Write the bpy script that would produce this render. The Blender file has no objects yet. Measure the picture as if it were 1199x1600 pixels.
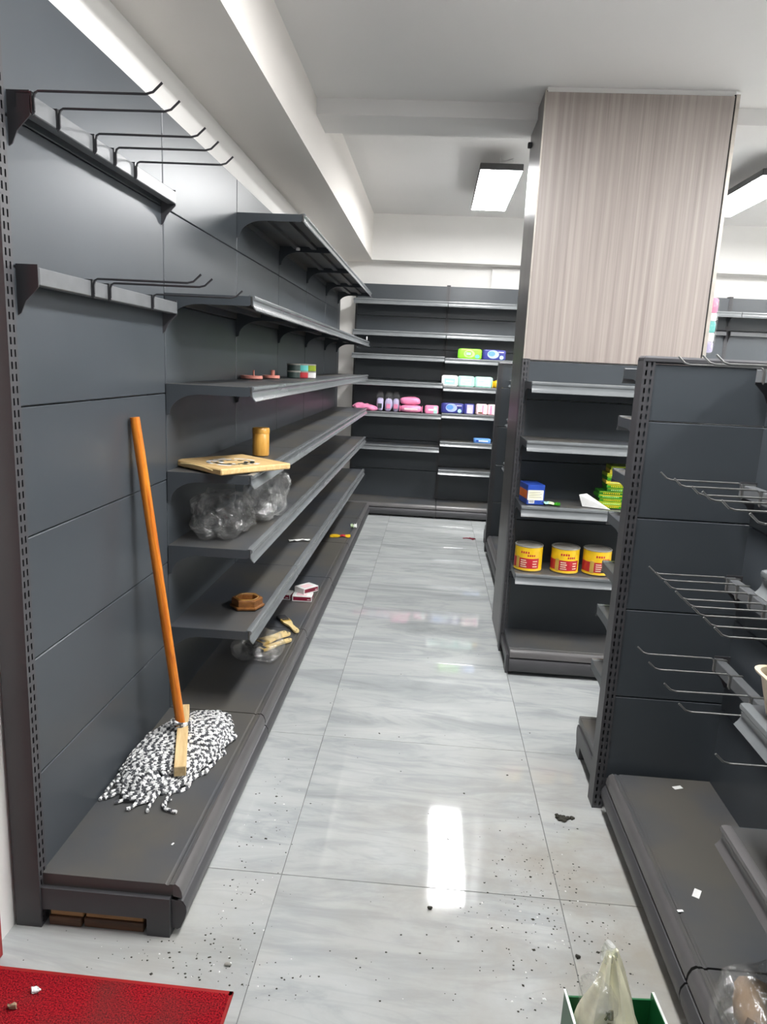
import bpy, bmesh, math, random
from mathutils import Vector, Matrix, noise
scene = bpy.context.scene
C = scene.collection
rnd = random.Random(7)
PI = math.pi
R = math.radians

# ------------------------------------------------------------------ camera, world, exposure
cam_d = bpy.data.cameras.new('camera'); cam = bpy.data.objects.new('camera', cam_d); C.objects.link(cam)
cam_d.sensor_fit = 'HORIZONTAL'; cam_d.sensor_width = 36.0; cam_d.lens = 1117.06 * 36.0 / 1199.0
cam_d.clip_start = .02
yaw, pitch, roll, cam_h = -0.0609, 0.2024, 0.0476, 1.4616
fw = Vector((math.sin(yaw) * math.cos(pitch), math.cos(yaw) * math.cos(pitch), -math.sin(pitch)))
rt = Vector((math.cos(yaw), -math.sin(yaw), 0)); up = rt.cross(fw)
r2 = math.cos(roll) * rt + math.sin(roll) * up; u2 = -math.sin(roll) * rt + math.cos(roll) * up
cam.matrix_world = Matrix(((r2.x, u2.x, -fw.x, 0), (r2.y, u2.y, -fw.y, 0), (r2.z, u2.z, -fw.z, cam_h), (0, 0, 0, 1)))
scene.camera = cam

wd = bpy.data.worlds.new('world'); scene.world = wd; wd.use_nodes = True
wd.node_tree.nodes['Background'].inputs[0].default_value = (.86, .93, 1.0, 1)
wd.node_tree.nodes['Background'].inputs[1].default_value = .35
vs = scene.view_settings
vs.view_transform = 'Standard'; vs.look = 'None'; vs.gamma = 1; vs.use_curve_mapping = False
vs.exposure = 0.0
LAMP = 82.0            # strength of every ceiling panel

# ------------------------------------------------------------------ materials
def newmat(name):
    m = bpy.data.materials.new(name); m.use_nodes = True
    nt = m.node_tree
    return m, nt, nt.nodes['Principled BSDF']
def N(nt, t, **kw):
    n = nt.nodes.new(t)
    for k, v in kw.items(): setattr(n, k, v)
    return n
def mat(name, col, rough=.5, metal=0, var=.12, scale=20, bump=0, bscale=200, coat=0, spec=.5, alpha=1, trans=0, stretch=None):
    m, nt, p = newmat(name)
    tc = N(nt, 'ShaderNodeTexCoord'); mp = N(nt, 'ShaderNodeMapping')
    if stretch: mp.inputs['Scale'].default_value = stretch
    nt.links.new(tc.outputs['Object'], mp.inputs['Vector'])
    nz = N(nt, 'ShaderNodeTexNoise'); nz.inputs['Scale'].default_value = scale; nz.inputs['Detail'].default_value = 4
    nt.links.new(mp.outputs[0], nz.inputs['Vector'])
    cr = N(nt, 'ShaderNodeValToRGB'); e = cr.color_ramp.elements
    e[0].position = .3; e[1].position = .7
    e[0].color = [c * (1 - var) for c in col] + [1]; e[1].color = [min(1, c * (1 + var)) for c in col] + [1]
    nt.links.new(nz.outputs['Fac'], cr.inputs[0]); nt.links.new(cr.outputs[0], p.inputs['Base Color'])
    p.inputs['Roughness'].default_value = rough; p.inputs['Metallic'].default_value = metal
    p.inputs['Specular IOR Level'].default_value = spec; p.inputs['Coat Weight'].default_value = coat
    p.inputs['Alpha'].default_value = alpha; p.inputs['Transmission Weight'].default_value = trans
    if bump:
        nb = N(nt, 'ShaderNodeTexNoise'); nb.inputs['Scale'].default_value = bscale
        nt.links.new(tc.outputs['Object'], nb.inputs['Vector'])
        b = N(nt, 'ShaderNodeBump'); b.inputs['Strength'].default_value = bump; b.inputs['Distance'].default_value = .01
        nt.links.new(nb.outputs['Fac'], b.inputs['Height']); nt.links.new(b.outputs[0], p.inputs['Normal'])
    return m

def mat_tile():
    m, nt, p = newmat('marble_tile'); L = nt.links.new
    tc = N(nt, 'ShaderNodeTexCoord'); oi = N(nt, 'ShaderNodeObjectInfo'); geo = N(nt, 'ShaderNodeNewGeometry')
    off = N(nt, 'ShaderNodeVectorMath', operation='SCALE'); off.inputs[0].default_value = (37, 53, 71)
    L(oi.outputs['Random'], off.inputs['Scale'])
    add = N(nt, 'ShaderNodeVectorMath', operation='ADD'); L(tc.outputs['Object'], add.inputs[0]); L(off.outputs[0], add.inputs[1])
    mp = N(nt, 'ShaderNodeMapping'); mp.inputs['Rotation'].default_value = (0, 0, R(18)); mp.inputs['Scale'].default_value = (1.1, 5.0, 1)
    L(add.outputs[0], mp.inputs['Vector'])
    n1 = N(nt, 'ShaderNodeTexNoise'); n1.inputs['Scale'].default_value = 1.6; n1.inputs['Detail'].default_value = 8
    n1.inputs['Roughness'].default_value = .62; n1.inputs['Distortion'].default_value = 1.1
    L(mp.outputs[0], n1.inputs['Vector'])
    cr = N(nt, 'ShaderNodeValToRGB'); cr.color_ramp.elements[0].position = .28; cr.color_ramp.elements[1].position = .72
    cr.color_ramp.elements[0].color = (.31, .33, .33, 1); cr.color_ramp.elements[1].color = (.50, .515, .505, 1)
    e = cr.color_ramp.elements.new(.44); e.color = (.39, .41, .41, 1)
    e = cr.color_ramp.elements.new(.52); e.color = (.45, .468, .463, 1)
    L(n1.outputs['Fac'], cr.inputs[0])
    # grey veins
    n2 = N(nt, 'ShaderNodeTexNoise'); n2.inputs['Scale'].default_value = 1.1; n2.inputs['Detail'].default_value = 5; n2.inputs['Distortion'].default_value = 1.6
    L(mp.outputs[0], n2.inputs['Vector'])
    vr = N(nt, 'ShaderNodeValToRGB'); vr.color_ramp.elements[0].position = .47; vr.color_ramp.elements[0].color = (0, 0, 0, 1)
    vr.color_ramp.elements[1].position = .53; vr.color_ramp.elements[1].color = (0, 0, 0, 1)
    e = vr.color_ramp.elements.new(.50); e.color = (.32, .32, .32, 1)
    L(n2.outputs['Fac'], vr.inputs[0])
    mx = N(nt, 'ShaderNodeMixRGB'); mx.inputs[2].default_value = (.33, .35, .36, 1)
    L(vr.outputs[0], mx.inputs[0]); L(cr.outputs[0], mx.inputs[1])
    # trodden-in dirt: brownish film along the right-hand shelving and by the entrance
    nd = N(nt, 'ShaderNodeTexNoise'); nd.inputs['Scale'].default_value = 2.2; nd.inputs['Detail'].default_value = 7; nd.inputs['Roughness'].default_value = .65
    L(geo.outputs['Position'], nd.inputs['Vector'])
    vd = N(nt, 'ShaderNodeVectorMath', operation='DISTANCE'); L(geo.outputs['Position'], vd.inputs[0]); vd.inputs[1].default_value = (.52, 1.75, 0)
    mr = N(nt, 'ShaderNodeMapRange'); mr.inputs[1].default_value = .15; mr.inputs[2].default_value = 1.0; mr.inputs[3].default_value = .95; mr.inputs[4].default_value = 0
    L(vd.outputs['Value'], mr.inputs[0])
    vd2 = N(nt, 'ShaderNodeVectorMath', operation='DISTANCE'); L(geo.outputs['Position'], vd2.inputs[0]); vd2.inputs[1].default_value = (-.55, 1.5, 0)
    mr2 = N(nt, 'ShaderNodeMapRange'); mr2.inputs[1].default_value = .05; mr2.inputs[2].default_value = .55; mr2.inputs[3].default_value = .6; mr2.inputs[4].default_value = 0
    L(vd2.outputs['Value'], mr2.inputs[0])
    mxx = N(nt, 'ShaderNodeMath', operation='MAXIMUM'); L(mr.outputs[0], mxx.inputs[0]); L(mr2.outputs[0], mxx.inputs[1])
    dr = N(nt, 'ShaderNodeMapRange'); dr.inputs[1].default_value = .33; dr.inputs[2].default_value = .62
    L(nd.outputs['Fac'], dr.inputs[0])
    mul = N(nt, 'ShaderNodeMath', operation='MULTIPLY'); L(mxx.outputs[0], mul.inputs[0]); L(dr.outputs[0], mul.inputs[1])
    mx2 = N(nt, 'ShaderNodeMixRGB'); mx2.inputs[2].default_value = (.33, .305, .265, 1)
    L(mul.outputs[0], mx2.inputs[0]); L(mx.outputs[0], mx2.inputs[1]); L(mx2.outputs[0], p.inputs['Base Color'])
    rr = N(nt, 'ShaderNodeMapRange'); rr.inputs[1].default_value = .3; rr.inputs[2].default_value = .8; rr.inputs[3].default_value = .02; rr.inputs[4].default_value = .07
    L(nd.outputs['Fac'], rr.inputs[0])
    ra = N(nt, 'ShaderNodeMath', operation='MULTIPLY_ADD'); ra.inputs[1].default_value = .04; L(mul.outputs[0], ra.inputs[0]); L(rr.outputs[0], ra.inputs[2])
    L(ra.outputs[0], p.inputs['Roughness'])
    p.inputs['Specular IOR Level'].default_value = .55
    return m

def mat_wood(name, dark, light, scale, stretch, rough=.45, dist=1.0, rot=(0, 0, 0)):
    m, nt, p = newmat(name); L = nt.links.new
    tc = N(nt, 'ShaderNodeTexCoord'); mp = N(nt, 'ShaderNodeMapping'); mp.inputs['Scale'].default_value = stretch; mp.inputs['Rotation'].default_value = rot
    L(tc.outputs['Object'], mp.inputs['Vector'])
    n1 = N(nt, 'ShaderNodeTexNoise'); n1.inputs['Scale'].default_value = scale; n1.inputs['Detail'].default_value = 7; n1.inputs['Roughness'].default_value = .7; n1.inputs['Distortion'].default_value = dist
    L(mp.outputs[0], n1.inputs['Vector'])
    cr = N(nt, 'ShaderNodeValToRGB'); cr.color_ramp.elements[0].position = .34; cr.color_ramp.elements[1].position = .66
    cr.color_ramp.elements[0].color = (*dark, 1); cr.color_ramp.elements[1].color = (*light, 1)
    L(n1.outputs['Fac'], cr.inputs[0]); L(cr.outputs[0], p.inputs['Base Color'])
    p.inputs['Roughness'].default_value = rough
    return m

def mat_film(name, tint, amount, rough=.12, gloss=.5):
    """thin clear plastic film: mostly see-through, the rest a glossy/whitish sheet"""
    m, nt, p = newmat(name); L = nt.links.new
    out = nt.nodes['Material Output']
    tr = N(nt, 'ShaderNodeBsdfTransparent'); tr.inputs[0].default_value = (*tint, 1)
    p.inputs['Base Color'].default_value = (.85, .86, .85, 1) if amount > .3 else (.42, .42, .41, 1); p.inputs['Roughness'].default_value = rough; p.inputs['Specular IOR Level'].default_value = 1.0; p.inputs['Metallic'].default_value = 0 if amount > .3 else .0; p.inputs['IOR'].default_value = 1.5 if amount > .3 else 2.6
    nz = N(nt, 'ShaderNodeTexNoise'); nz.inputs['Scale'].default_value = 22; nz.inputs['Detail'].default_value = 6
    tc = N(nt, 'ShaderNodeTexCoord'); L(tc.outputs['Object'], nz.inputs['Vector'])
    mr = N(nt, 'ShaderNodeMapRange'); mr.inputs[1].default_value = .35; mr.inputs[2].default_value = .75
    mr.inputs[3].default_value = amount * .4; mr.inputs[4].default_value = min(1, amount * 1.9)
    L(nz.outputs['Fac'], mr.inputs[0])
    b = N(nt, 'ShaderNodeBump'); b.inputs['Strength'].default_value = .9; b.inputs['Distance'].default_value = .02
    L(nz.outputs['Fac'], b.inputs['Height']); L(b.outputs[0], p.inputs['Normal'])
    mx = N(nt, 'ShaderNodeMixShader'); L(mr.outputs[0], mx.inputs[0]); L(tr.outputs[0], mx.inputs[1]); L(p.outputs[0], mx.inputs[2])
    L(mx.outputs[0], out.inputs[0])
    return m

def mat_emit(name, col, s):
    m, nt, p = newmat(name)
    p.inputs['Base Color'].default_value = (.9, .9, .9, 1)
    p.inputs['Emission Color'].default_value = (*col, 1); p.inputs['Emission Strength'].default_value = s
    return m

def mat_mat():
    m, nt, p = newmat('red_coil_mat'); L = nt.links.new
    geo = N(nt, 'ShaderNodeNewGeometry')
    n1 = N(nt, 'ShaderNodeTexNoise'); n1.inputs['Scale'].default_value = 260; n1.inputs['Detail'].default_value = 3
    L(geo.outputs['Position'], n1.inputs['Vector'])
    cr = N(nt, 'ShaderNodeValToRGB'); cr.color_ramp.elements[0].position = .35; cr.color_ramp.elements[1].position = .65
    cr.color_ramp.elements[0].color = (.10, .004, .008, 1); cr.color_ramp.elements[1].color = (.46, .014, .022, 1)
    L(n1.outputs['Fac'], cr.inputs[0])
    n2 = N(nt, 'ShaderNodeTexNoise'); n2.inputs['Scale'].default_value = 3.2; n2.inputs['Detail'].default_value = 4
    L(geo.outputs['Position'], n2.inputs['Vector'])
    r2_ = N(nt, 'ShaderNodeMapRange'); r2_.inputs[1].default_value = .45; r2_.inputs[2].default_value = .62; r2_.inputs[3].default_value = 0; r2_.inputs[4].default_value = .7
    L(n2.outputs['Fac'], r2_.inputs[0])
    mx = N(nt, 'ShaderNodeMixRGB'); mx.inputs[2].default_value = (.10, .035, .03, 1)
    L(r2_.outputs[0], mx.inputs[0]); L(cr.outputs[0], mx.inputs[1]); L(mx.outputs[0], p.inputs['Base Color'])
    b = N(nt, 'ShaderNodeBump'); b.inputs['Strength'].default_value = 1; b.inputs['Distance'].default_value = .006
    L(n1.outputs['Fac'], b.inputs['Height']); L(b.outputs[0], p.inputs['Normal'])
    p.inputs['Roughness'].default_value = .85; p.inputs['Specular IOR Level'].default_value = .08
    return m

def mat_deck():
    m, nt, p = newmat('dusty_deck_metal'); L = nt.links.new
    geo = N(nt, 'ShaderNodeNewGeometry')
    n1 = N(nt, 'ShaderNodeTexNoise'); n1.inputs['Scale'].default_value = 2.6; n1.inputs['Detail'].default_value = 5
    L(geo.outputs['Position'], n1.inputs['Vector'])
    cr = N(nt, 'ShaderNodeValToRGB'); cr.color_ramp.elements[0].position = .36; cr.color_ramp.elements[1].position = .62
    cr.color_ramp.elements[0].color = (.056, .062, .073, 1); cr.color_ramp.elements[1].color = (.090, .084, .073, 1)
    L(n1.outputs['Fac'], cr.inputs[0]); L(cr.outputs[0], p.inputs['Base Color'])
    p.inputs['Roughness'].default_value = .42
    return m

M = {}
M['metal'] = mat('charcoal_powder_coat', (.051, .059, .067), .36, var=.06, scale=3, spec=.5)
M['metal2'] = mat('charcoal_upright_steel', (.055, .054, .058), .42, var=.08, scale=5)
M['deck'] = mat_deck()
M['rail'] = mat('grey_price_rail', (.15, .16, .165), .22, var=.1, scale=6, spec=.9)
M['rail2'] = mat('dark_price_rail', (.105, .10, .10), .3, var=.1, scale=6)
M['black'] = mat('black_recess', (.012, .012, .014), .6)
M['wire'] = mat('dark_steel_wire', (.07, .07, .075), .3, .6)
M['chrome'] = mat('dull_zinc_wire', (.32, .32, .31), .35, .8)
M['bar'] = mat('grey_hook_bar', (.13, .135, .14), .35, var=.1)
M['wall'] = mat('white_wall_paint', (.80, .785, .76), .85, var=.03, scale=2, bump=.05, bscale=60)
M['ceil'] = mat('ceiling_paint', (.74, .725, .71), .9, var=.02, scale=1.2)
M['beam'] = mat('warm_beam_paint', (.78, .745, .705), .9, var=.02, scale=1.2)
M['grout'] = mat('grey_grout', (.16, .16, .155), .9)
M['tile'] = mat_tile()
M['laminate'] = mat_wood('pale_wood_laminate', (.255, .215, .198), (.40, .35, .318), 1.6, (30, 30, .35), .4, .2)
M['graylam'] = mat_wood('grey_wood_laminate', (.085, .08, .077), (.16, .15, .145), 2.0, (30, 30, .9), .35, .4)
M['alu'] = mat('brushed_edge_trim', (.46, .42, .37), .35, .3)
M['lamp'] = mat_emit('lamp_diffuser', (1, 1, 1), LAMP)
M['lampcase'] = mat('lamp_housing', (.05, .05, .052), .5)
M['red'] = mat('red_paint', (.30, .012, .012), .4)
M['mat'] = mat_mat()
M['orange'] = mat_wood('orange_varnished_wood', (.40, .085, .008), (.80, .27, .022), 2.5, (22, 22, 1.4), .28, 1.2)
M['pine'] = mat_wood('pine_block', (.55, .37, .17), (.74, .56, .30), 2.0, (25, 25, 3), .55, .6)
M['bamboo'] = mat_wood('bamboo', (.52, .33, .13), (.72, .52, .25), 2, (3, 34, 20), .42, .3)
M['cup'] = mat_wood('amber_bamboo', (.50, .24, .04), (.66, .36, .075), 2, (30, 30, 3), .3, .3)
M['brown'] = mat_wood('brown_carved_wood', (.12, .045, .012), (.27, .11, .03), 3, (8, 8, 20), .3, .5)
M['ply'] = mat_wood('dark_plank', (.16, .075, .025), (.36, .19, .07), 2, (2, 20, 20), .6, .6)
M['ply2'] = mat_wood('stained_plank', (.05, .022, .01), (.12, .055, .025), 2, (2, 20, 20), .6, .6)
M['ropew'] = mat('white_cotton_yarn', (.76, .76, .75), .9, var=.06, scale=80)
M['ropeb'] = mat('black_cotton_yarn', (.07, .073, .08), .9)
M['film'] = mat_film('clear_film', (1, 1, 1), .24, .10)
M['film2'] = mat_film('milky_film', (.97, .99, .95), .42, .3)
M['film3'] = mat_film('thin_film', (1, 1, 1), .12)
def col(name, c, rough=.4, **k):
    M[name] = mat(name, c, rough, **k); return M[name]
for n, c in dict(white=(.80, .80, .78), offwhite=(.82, .79, .58), maroon=(.20, .008, .03), yellow=(.68, .43, .012), redp=(.42, .02, .03), green=(.03, .20, .012),
                 lime=(.24, .72, .03), limelight=(.42, .68, .22), navy=(.035, .04, .22), lilac=(.38, .46, .80), mint=(.38, .66, .57), teal=(.12, .52, .48),
                 pink=(.82, .26, .44), palepink=(.86, .60, .62), blue=(.02, .06, .33), skyblue=(.12, .30, .70), orangep=(.62, .14, .02), cream=(.80, .62, .30),
                 bristle=(.015, .015, .017), gold=(.50, .33, .07), beige=(.74, .60, .44), dgreen=(.006, .115, .035), greenbag=(.35, .42, .25), tan=(.36, .25, .16),
                 rust=(.20, .075, .03), coral=(.74, .28, .22), darkpot=(.03, .05, .045), litter=(.03, .028, .02), palegreen=(.50, .62, .38), lavender=(.55, .50, .72),
                 steel=(.28, .27, .24), olive=(.10, .09, .02), ochre=(.58, .43, .05), darkgreen=(.02, .13, .01), ygreen=(.27, .36, .02)).items():
    col(n, c, .35 if n not in ('litter', 'bristle', 'tan') else .8)

# ------------------------------------------------------------------ mesh helpers
class MB:
    def __init__(s): s.v = []; s.f = []; s.m = []
    def add(s, vs, fs, mi=0):
        o = len(s.v); s.v += [tuple(v) for v in vs]
        for f in fs: s.f.append([i + o for i in f]); s.m.append(mi)
        return s
    def box(s, x0, x1, y0, y1, z0, z1, mi=0):
        return s.add([(x0, y0, z0), (x1, y0, z0), (x1, y1, z0), (x0, y1, z0), (x0, y0, z1), (x1, y0, z1), (x1, y1, z1), (x0, y1, z1)],
                     [(0, 3, 2, 1), (4, 5, 6, 7), (0, 1, 5, 4), (1, 2, 6, 5), (2, 3, 7, 6), (3, 0, 4, 7)], mi)
    def bbox(s, x0, x1, y0, y1, z0, z1, b=.003, mi=0):      # chamfered box
        bm = bmesh.new(); bmesh.ops.create_cube(bm, size=1)
        for v in bm.verts: v.co = ((x0 + x1) / 2 + v.co.x * (x1 - x0), (y0 + y1) / 2 + v.co.y * (y1 - y0), (z0 + z1) / 2 + v.co.z * (z1 - z0))
        bmesh.ops.bevel(bm, geom=list(bm.edges), offset=b, segments=1, affect='EDGES')
        bm.verts.index_update()
        s.add([v.co[:] for v in bm.verts], [[v.index for v in f.verts] for f in bm.faces], mi); bm.free(); return s
    def prism(s, prof, u0, u1, mi=0):                        # profile in (y, z), extruded along x
        n = len(prof)
        vs = [(u0, a, b) for a, b in prof] + [(u1, a, b) for a, b in prof]
        fs = [(i, (i + 1) % n, n + (i + 1) % n, n + i) for i in range(n)] + [tuple(range(n - 1, -1, -1)), tuple(range(n, 2 * n))]
        return s.add(vs, fs, mi)
    def poly(s, pts, z0, z1, mi=0):                          # outline in (x, y), extruded along z
        n = len(pts)
        vs = [(a, b, z0) for a, b in pts] + [(a, b, z1) for a, b in pts]
        fs = [(i, (i + 1) % n, n + (i + 1) % n, n + i) for i in range(n)] + [tuple(range(n - 1, -1, -1)), tuple(range(n, 2 * n))]
        return s.add(vs, fs, mi)
    def tube(s, path, r, n=6, mi=0, helix=None):
        P = [Vector(p) for p in path]; rings = []; prev = None
        for i, p in enumerate(P):
            t = (P[min(i + 1, len(P) - 1)] - P[max(i - 1, 0)]).normalized()
            if prev is None: a = t.orthogonal().normalized()
            else:
                a = prev - t * prev.dot(t)
                a = a.normalized() if a.length > 1e-6 else t.orthogonal().normalized()
            prev = a; b = t.cross(a); rr = r[i] if isinstance(r, (list, tuple)) else r
            rings.append([p + rr * (math.cos(2 * PI * k / n) * a + math.sin(2 * PI * k / n) * b) for k in range(n)])
        o = len(s.v)
        for q in rings: s.v += [tuple(v) for v in q]
        for i in range(len(P) - 1):
            for k in range(n):
                s.f.append([o + i * n + k, o + i * n + (k + 1) % n, o + (i + 1) * n + (k + 1) % n, o + (i + 1) * n + k])
                s.m.append(mi if helix is None else helix[(i + k) % len(helix)])
        s.f.append([o + k for k in range(n - 1, -1, -1)]); s.m.append(mi)
        s.f.append([o + (len(P) - 1) * n + k for k in range(n)]); s.m.append(mi)
        return s
    def lathe(s, prof, n=24, c=(0, 0, 0), mi=0, phase=0, cap=True):          # profile (r, z)
        o = len(s.v); k = len(prof)
        for r, z in prof:
            for j in range(n): s.v.append((c[0] + r * math.cos(2 * PI * j / n + phase), c[1] + r * math.sin(2 * PI * j / n + phase), c[2] + z))
        for i in range(k - 1):
            for j in range(n):
                s.f.append([o + i * n + j, o + i * n + (j + 1) % n, o + (i + 1) * n + (j + 1) % n, o + (i + 1) * n + j]); s.m.append(mi)
        if not cap: return s
        s.f.append([o + j for j in range(n - 1, -1, -1)]); s.m.append(mi)
        s.f.append([o + (k - 1) * n + j for j in range(n)]); s.m.append(mi)
        return s
    def pillow(s, c, size, p=4, nu=20, nv=12, wob=0, seed=0, freq=14, mi=0):  # superellipsoid, optionally crumpled
        o = len(s.v)
        def sp(x, e): return math.copysign(abs(x) ** e, x)
        e = 2 / p
        for i in range(nv + 1):
            ph = -PI / 2 + PI * i / nv
            for j in range(nu):
                th = 2 * PI * j / nu
                q = Vector((sp(math.cos(ph), e) * sp(math.cos(th), e) * size[0] / 2, sp(math.cos(ph), e) * sp(math.sin(th), e) * size[1] / 2, sp(math.sin(ph), e) * size[2] / 2))
                if wob:
                    w = noise.noise_vector(q * freq + Vector((seed * 3.1, seed * 1.7, seed))) * wob + noise.noise_vector(q * freq * 2.6 + Vector((seed, 5, 9))) * wob * .5
                    q += w; q.z = max(q.z, -size[2] / 2)
                s.v.append((c[0] + q.x, c[1] + q.y, c[2] + q.z))
        for i in range(nv):
            for j in range(nu):
                s.f.append([o + i * nu + j, o + i * nu + (j + 1) % nu, o + (i + 1) * nu + (j + 1) % nu, o + (i + 1) * nu + j]); s.m.append(mi)
        return s
    def mesh(s, name, mats, smooth=False):
        me = bpy.data.meshes.new(name); me.from_pydata(s.v, [], s.f)
        for m in (mats if isinstance(mats, (list, tuple)) else [mats]): me.materials.append(M[m])
        for p, mi in zip(me.polygons, s.m): p.material_index = mi; p.use_smooth = smooth
        bm = bmesh.new(); bm.from_mesh(me); bmesh.ops.recalc_face_normals(bm, faces=bm.faces); bm.to_mesh(me); bm.free()
        if smooth:
            me.set_sharp_from_angle(angle=R(40))
        return me
    def build(s, name, mats, parent=None, smooth=False): return obj(name, s.mesh(name, mats, smooth), parent)

def obj(name, me, parent=None, loc=None):
    o = bpy.data.objects.new(name, me); C.objects.link(o)
    if parent: o.parent = parent
    if loc: o.location = loc
    return o
def tag(o, label, cat, group=None):
    o['label'] = label; o['category'] = cat
    if group: o['group'] = group
    return o
def thing(name, label, cat, loc=(0, 0, 0), rz=0, group=None):
    o = bpy.data.objects.new(name, None); C.objects.link(o); o.empty_display_size = .05
    o.location = loc; o.rotation_euler = (0, 0, rz)
    return tag(o, label, cat, group)
def struct(o): o['kind'] = 'structure'; return o
_cache = {}
def cached(key, fn):
    if key not in _cache: _cache[key] = fn()
    return _cache[key]

# ------------------------------------------------------------------ the setting
XW = -1.0          # left wall
YB = 7.42          # back wall
XR = 4.3           # right wall
T = .8; TX, TY = -.3562, 1.8031
fl = struct(MB().box(XW - .2, XR, -1.2, YB + .1, -.06, -.002).build('floor', 'grout'))
tile_me = MB().bbox(.001, T - .001, .001, T - .001, -.03, 0, .0008).mesh('tile', 'tile')
for i in range(-1, 6):
    for j in range(-3, 8):
        x0, y0 = TX + i * T, TY + j * T
        if y0 > YB - .01 or x0 > XR - .01 or y0 < -1.1: continue
        obj('tile', tile_me, fl, (x0, y0, 0))
struct(MB().box(XW - .15, XW, 1.44, YB + .15, 0, 2.95).build('wall_left', 'wall'))
struct(MB().box(XW - .15, XR + .15, YB, YB + .15, 0, 2.95).build('wall_back', 'wall'))
struct(MB().box(XR, XR + .15, -1.2, YB, 0, 2.95).build('wall_right', 'wall'))
struct(MB().box(XW - .15, XR + .15, -1.2, 3.88, 2.755, 2.95).box(XW - .15, XR + .15, 4.18, YB + .15, 2.88, 2.95).build('ceiling', 'ceil'))
struct(MB().box(XW, -.67, -1.2, YB, 2.455, 2.9).build('trim_1', 'beam'))                  # beam over the left shelving
struct(MB().box(-.67, XR, 3.88, 4.18, 2.68, 2.9).build('trim_2', 'ceil'))                 # cross beam at the column
struct(MB().box(-.67, XR, 7.24, YB, 2.455, 2.9).build('trim_3', 'wall'))                  # beam along the back wall
struct(MB().bbox(.5, 1.25, 7.395, YB, 2.1, 2.44, .004).build('trim_4', 'wall'))          # white board on the back wall
struct(MB().bbox(XW - .06, XW + .03, 1.36, 1.438, 0, 2.3, .004).build('trim_5', 'red'))   # red door jamb

# column clad in laminate
CX0, CX1, CY0, CY1 = .432, 1.305, 3.65, 4.13
cl = struct(MB().box(CX0 + .012, CX1 - .012, CY0 + .02, CY1 - .012, 0, 2.755).build('column', 'wall'))
MB().bbox(CX0 + .006, CX1 - .022, CY0, CY0 + .02, 1.522, 2.728, .001).build('front_board', 'laminate', cl)
MB().bbox(CX0, CX0 + .012, CY0 + .004, CY1, 0.0, 2.735, .001).build('side_board', 'graylam', cl)
MB().bbox(CX1 - .012, CX1, CY0 + .004, CY1, 0.0, 2.735, .001).build('side_board', 'laminate', cl)
MB().bbox(CX0 - .001, CX0 + .006, CY0 - .003, CY0 + .008, 1.522, 2.735, .0008).build('edge_trim', 'alu', cl)
MB().bbox(CX1 - .022, CX1 - .017, CY0 + .003, CY0 + .012, 1.0, 2.735, .0005).build('edge_trim', 'black', cl)
MB().bbox(CX1 - .016, CX1 + .001, CY0 - .002, CY0 + .012, 1.0, 2.735, .0008).build('edge_trim', 'alu', cl)
MB().bbox(CX0 - .02, CX0, CY1 - .09, CY1 - .06, 2.60, 2.625, .003).build('bracket', 'black', cl)

# ceiling lamps
def lamp(x0, y0, label, cord=True, zb=2.73, w=.28, l=1.2):
    t = thing('ceiling_lamp', label, 'ceiling light', (x0 + w / 2, y0 + l / 2, zb), 0, 'suspended panel lamps')
    MB().bbox(-w / 2, w / 2, -l / 2, l / 2, .004, .045, .003).build('housing', 'lampcase', t)
    MB().box(-w / 2 + .006, w / 2 - .006, -l / 2 + .006, l / 2 - .006, 0, .0045).build('diffuser', 'lamp', t)
    if cord:
        for sy in (-1, 1):
            MB().tube([(0, sy * l * .35, .045), (0, sy * l * .35, 2.88 - zb)], .0022, 5).build('suspension_wire', 'white', t)
        MB().tube([(w * .25, -l / 2 + .06, .045), (w * .28, -l / 2 + .1, .10), (w * .1, -l / 2 + .35, 2.875 - zb)], .004, 6).build('power_cord', 'white', t)
    return t
lamp(.215, 5.02, 'bright white panel lamp hanging left of the wood-clad column')
lamp(1.97, 4.95, 'bright white panel lamp hanging right of the wood-clad column')
lamp(.215, 1.25, 'white panel lamp over the front of the aisle, above the picture', False, 2.70)
lamp(1.97, 1.25, 'white panel lamp over the hook display, outside the picture', False, 2.70)
lamp(3.6, 4.95, 'white panel lamp over the far right aisle, outside the picture')
lamp(3.6, 1.25, 'white panel lamp over the near right aisle, outside the picture', False, 2.70)

# ------------------------------------------------------------------ shelving units
# local frame: x along the width, y out to the shopper (panel front at y = 0), z up
PITCH = .305; ZB = .11
TALL, LOW = 2.245, 1.505
def upright_mesh(h, w=.036, d0=-.062, d1=.004, holes=True, back=False):
    m = MB(); t = .0015; x0, x1 = -w / 2, w / 2
    if not holes: return m.bbox(x0, x1, d0, d1, 0, h, .0015).mesh('upright', 'metal2')
    m.box(x0, x0 + t, d0, d1, 0, h); m.box(x1 - t, x1, d0, d1, 0, h)
    m.box(x0 + t, x1 - t, (d0 + d1) / 2 - .001, (d0 + d1) / 2 + .001, 0, h); m.box(x0, x1, d0, d1, h, h + .003)
    p, hh, hw = .0265, .016, .0058
    hc = (-.0075, .0075)
    for yy in ([d1 - t / 2, d0 + t / 2] if back else [d1 - t / 2]):
        z = 0.0
        m_y0, m_y1 = yy - t / 2, yy + t / 2
        xs = [x0 + t, hc[0] - hw / 2, hc[0] + hw / 2, hc[1] - hw / 2, hc[1] + hw / 2, x1 - t]
        while z < h:
            z1 = min(z + p - hh, h); m.box(x0 + t, x1 - t, m_y0, m_y1, z, z1)
            z2 = min(z + p, h)
            if z2 > z1:
                for a, b in ((0, 1), (2, 3), (4, 5)): m.box(xs[a], xs[b], m_y0, m_y1, z1, z2)
            z += p
    if not back: m.box(x0 + t, x1 - t, d0, d0 + t, 0, h)
    return m.mesh('upright', 'metal2')
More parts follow.
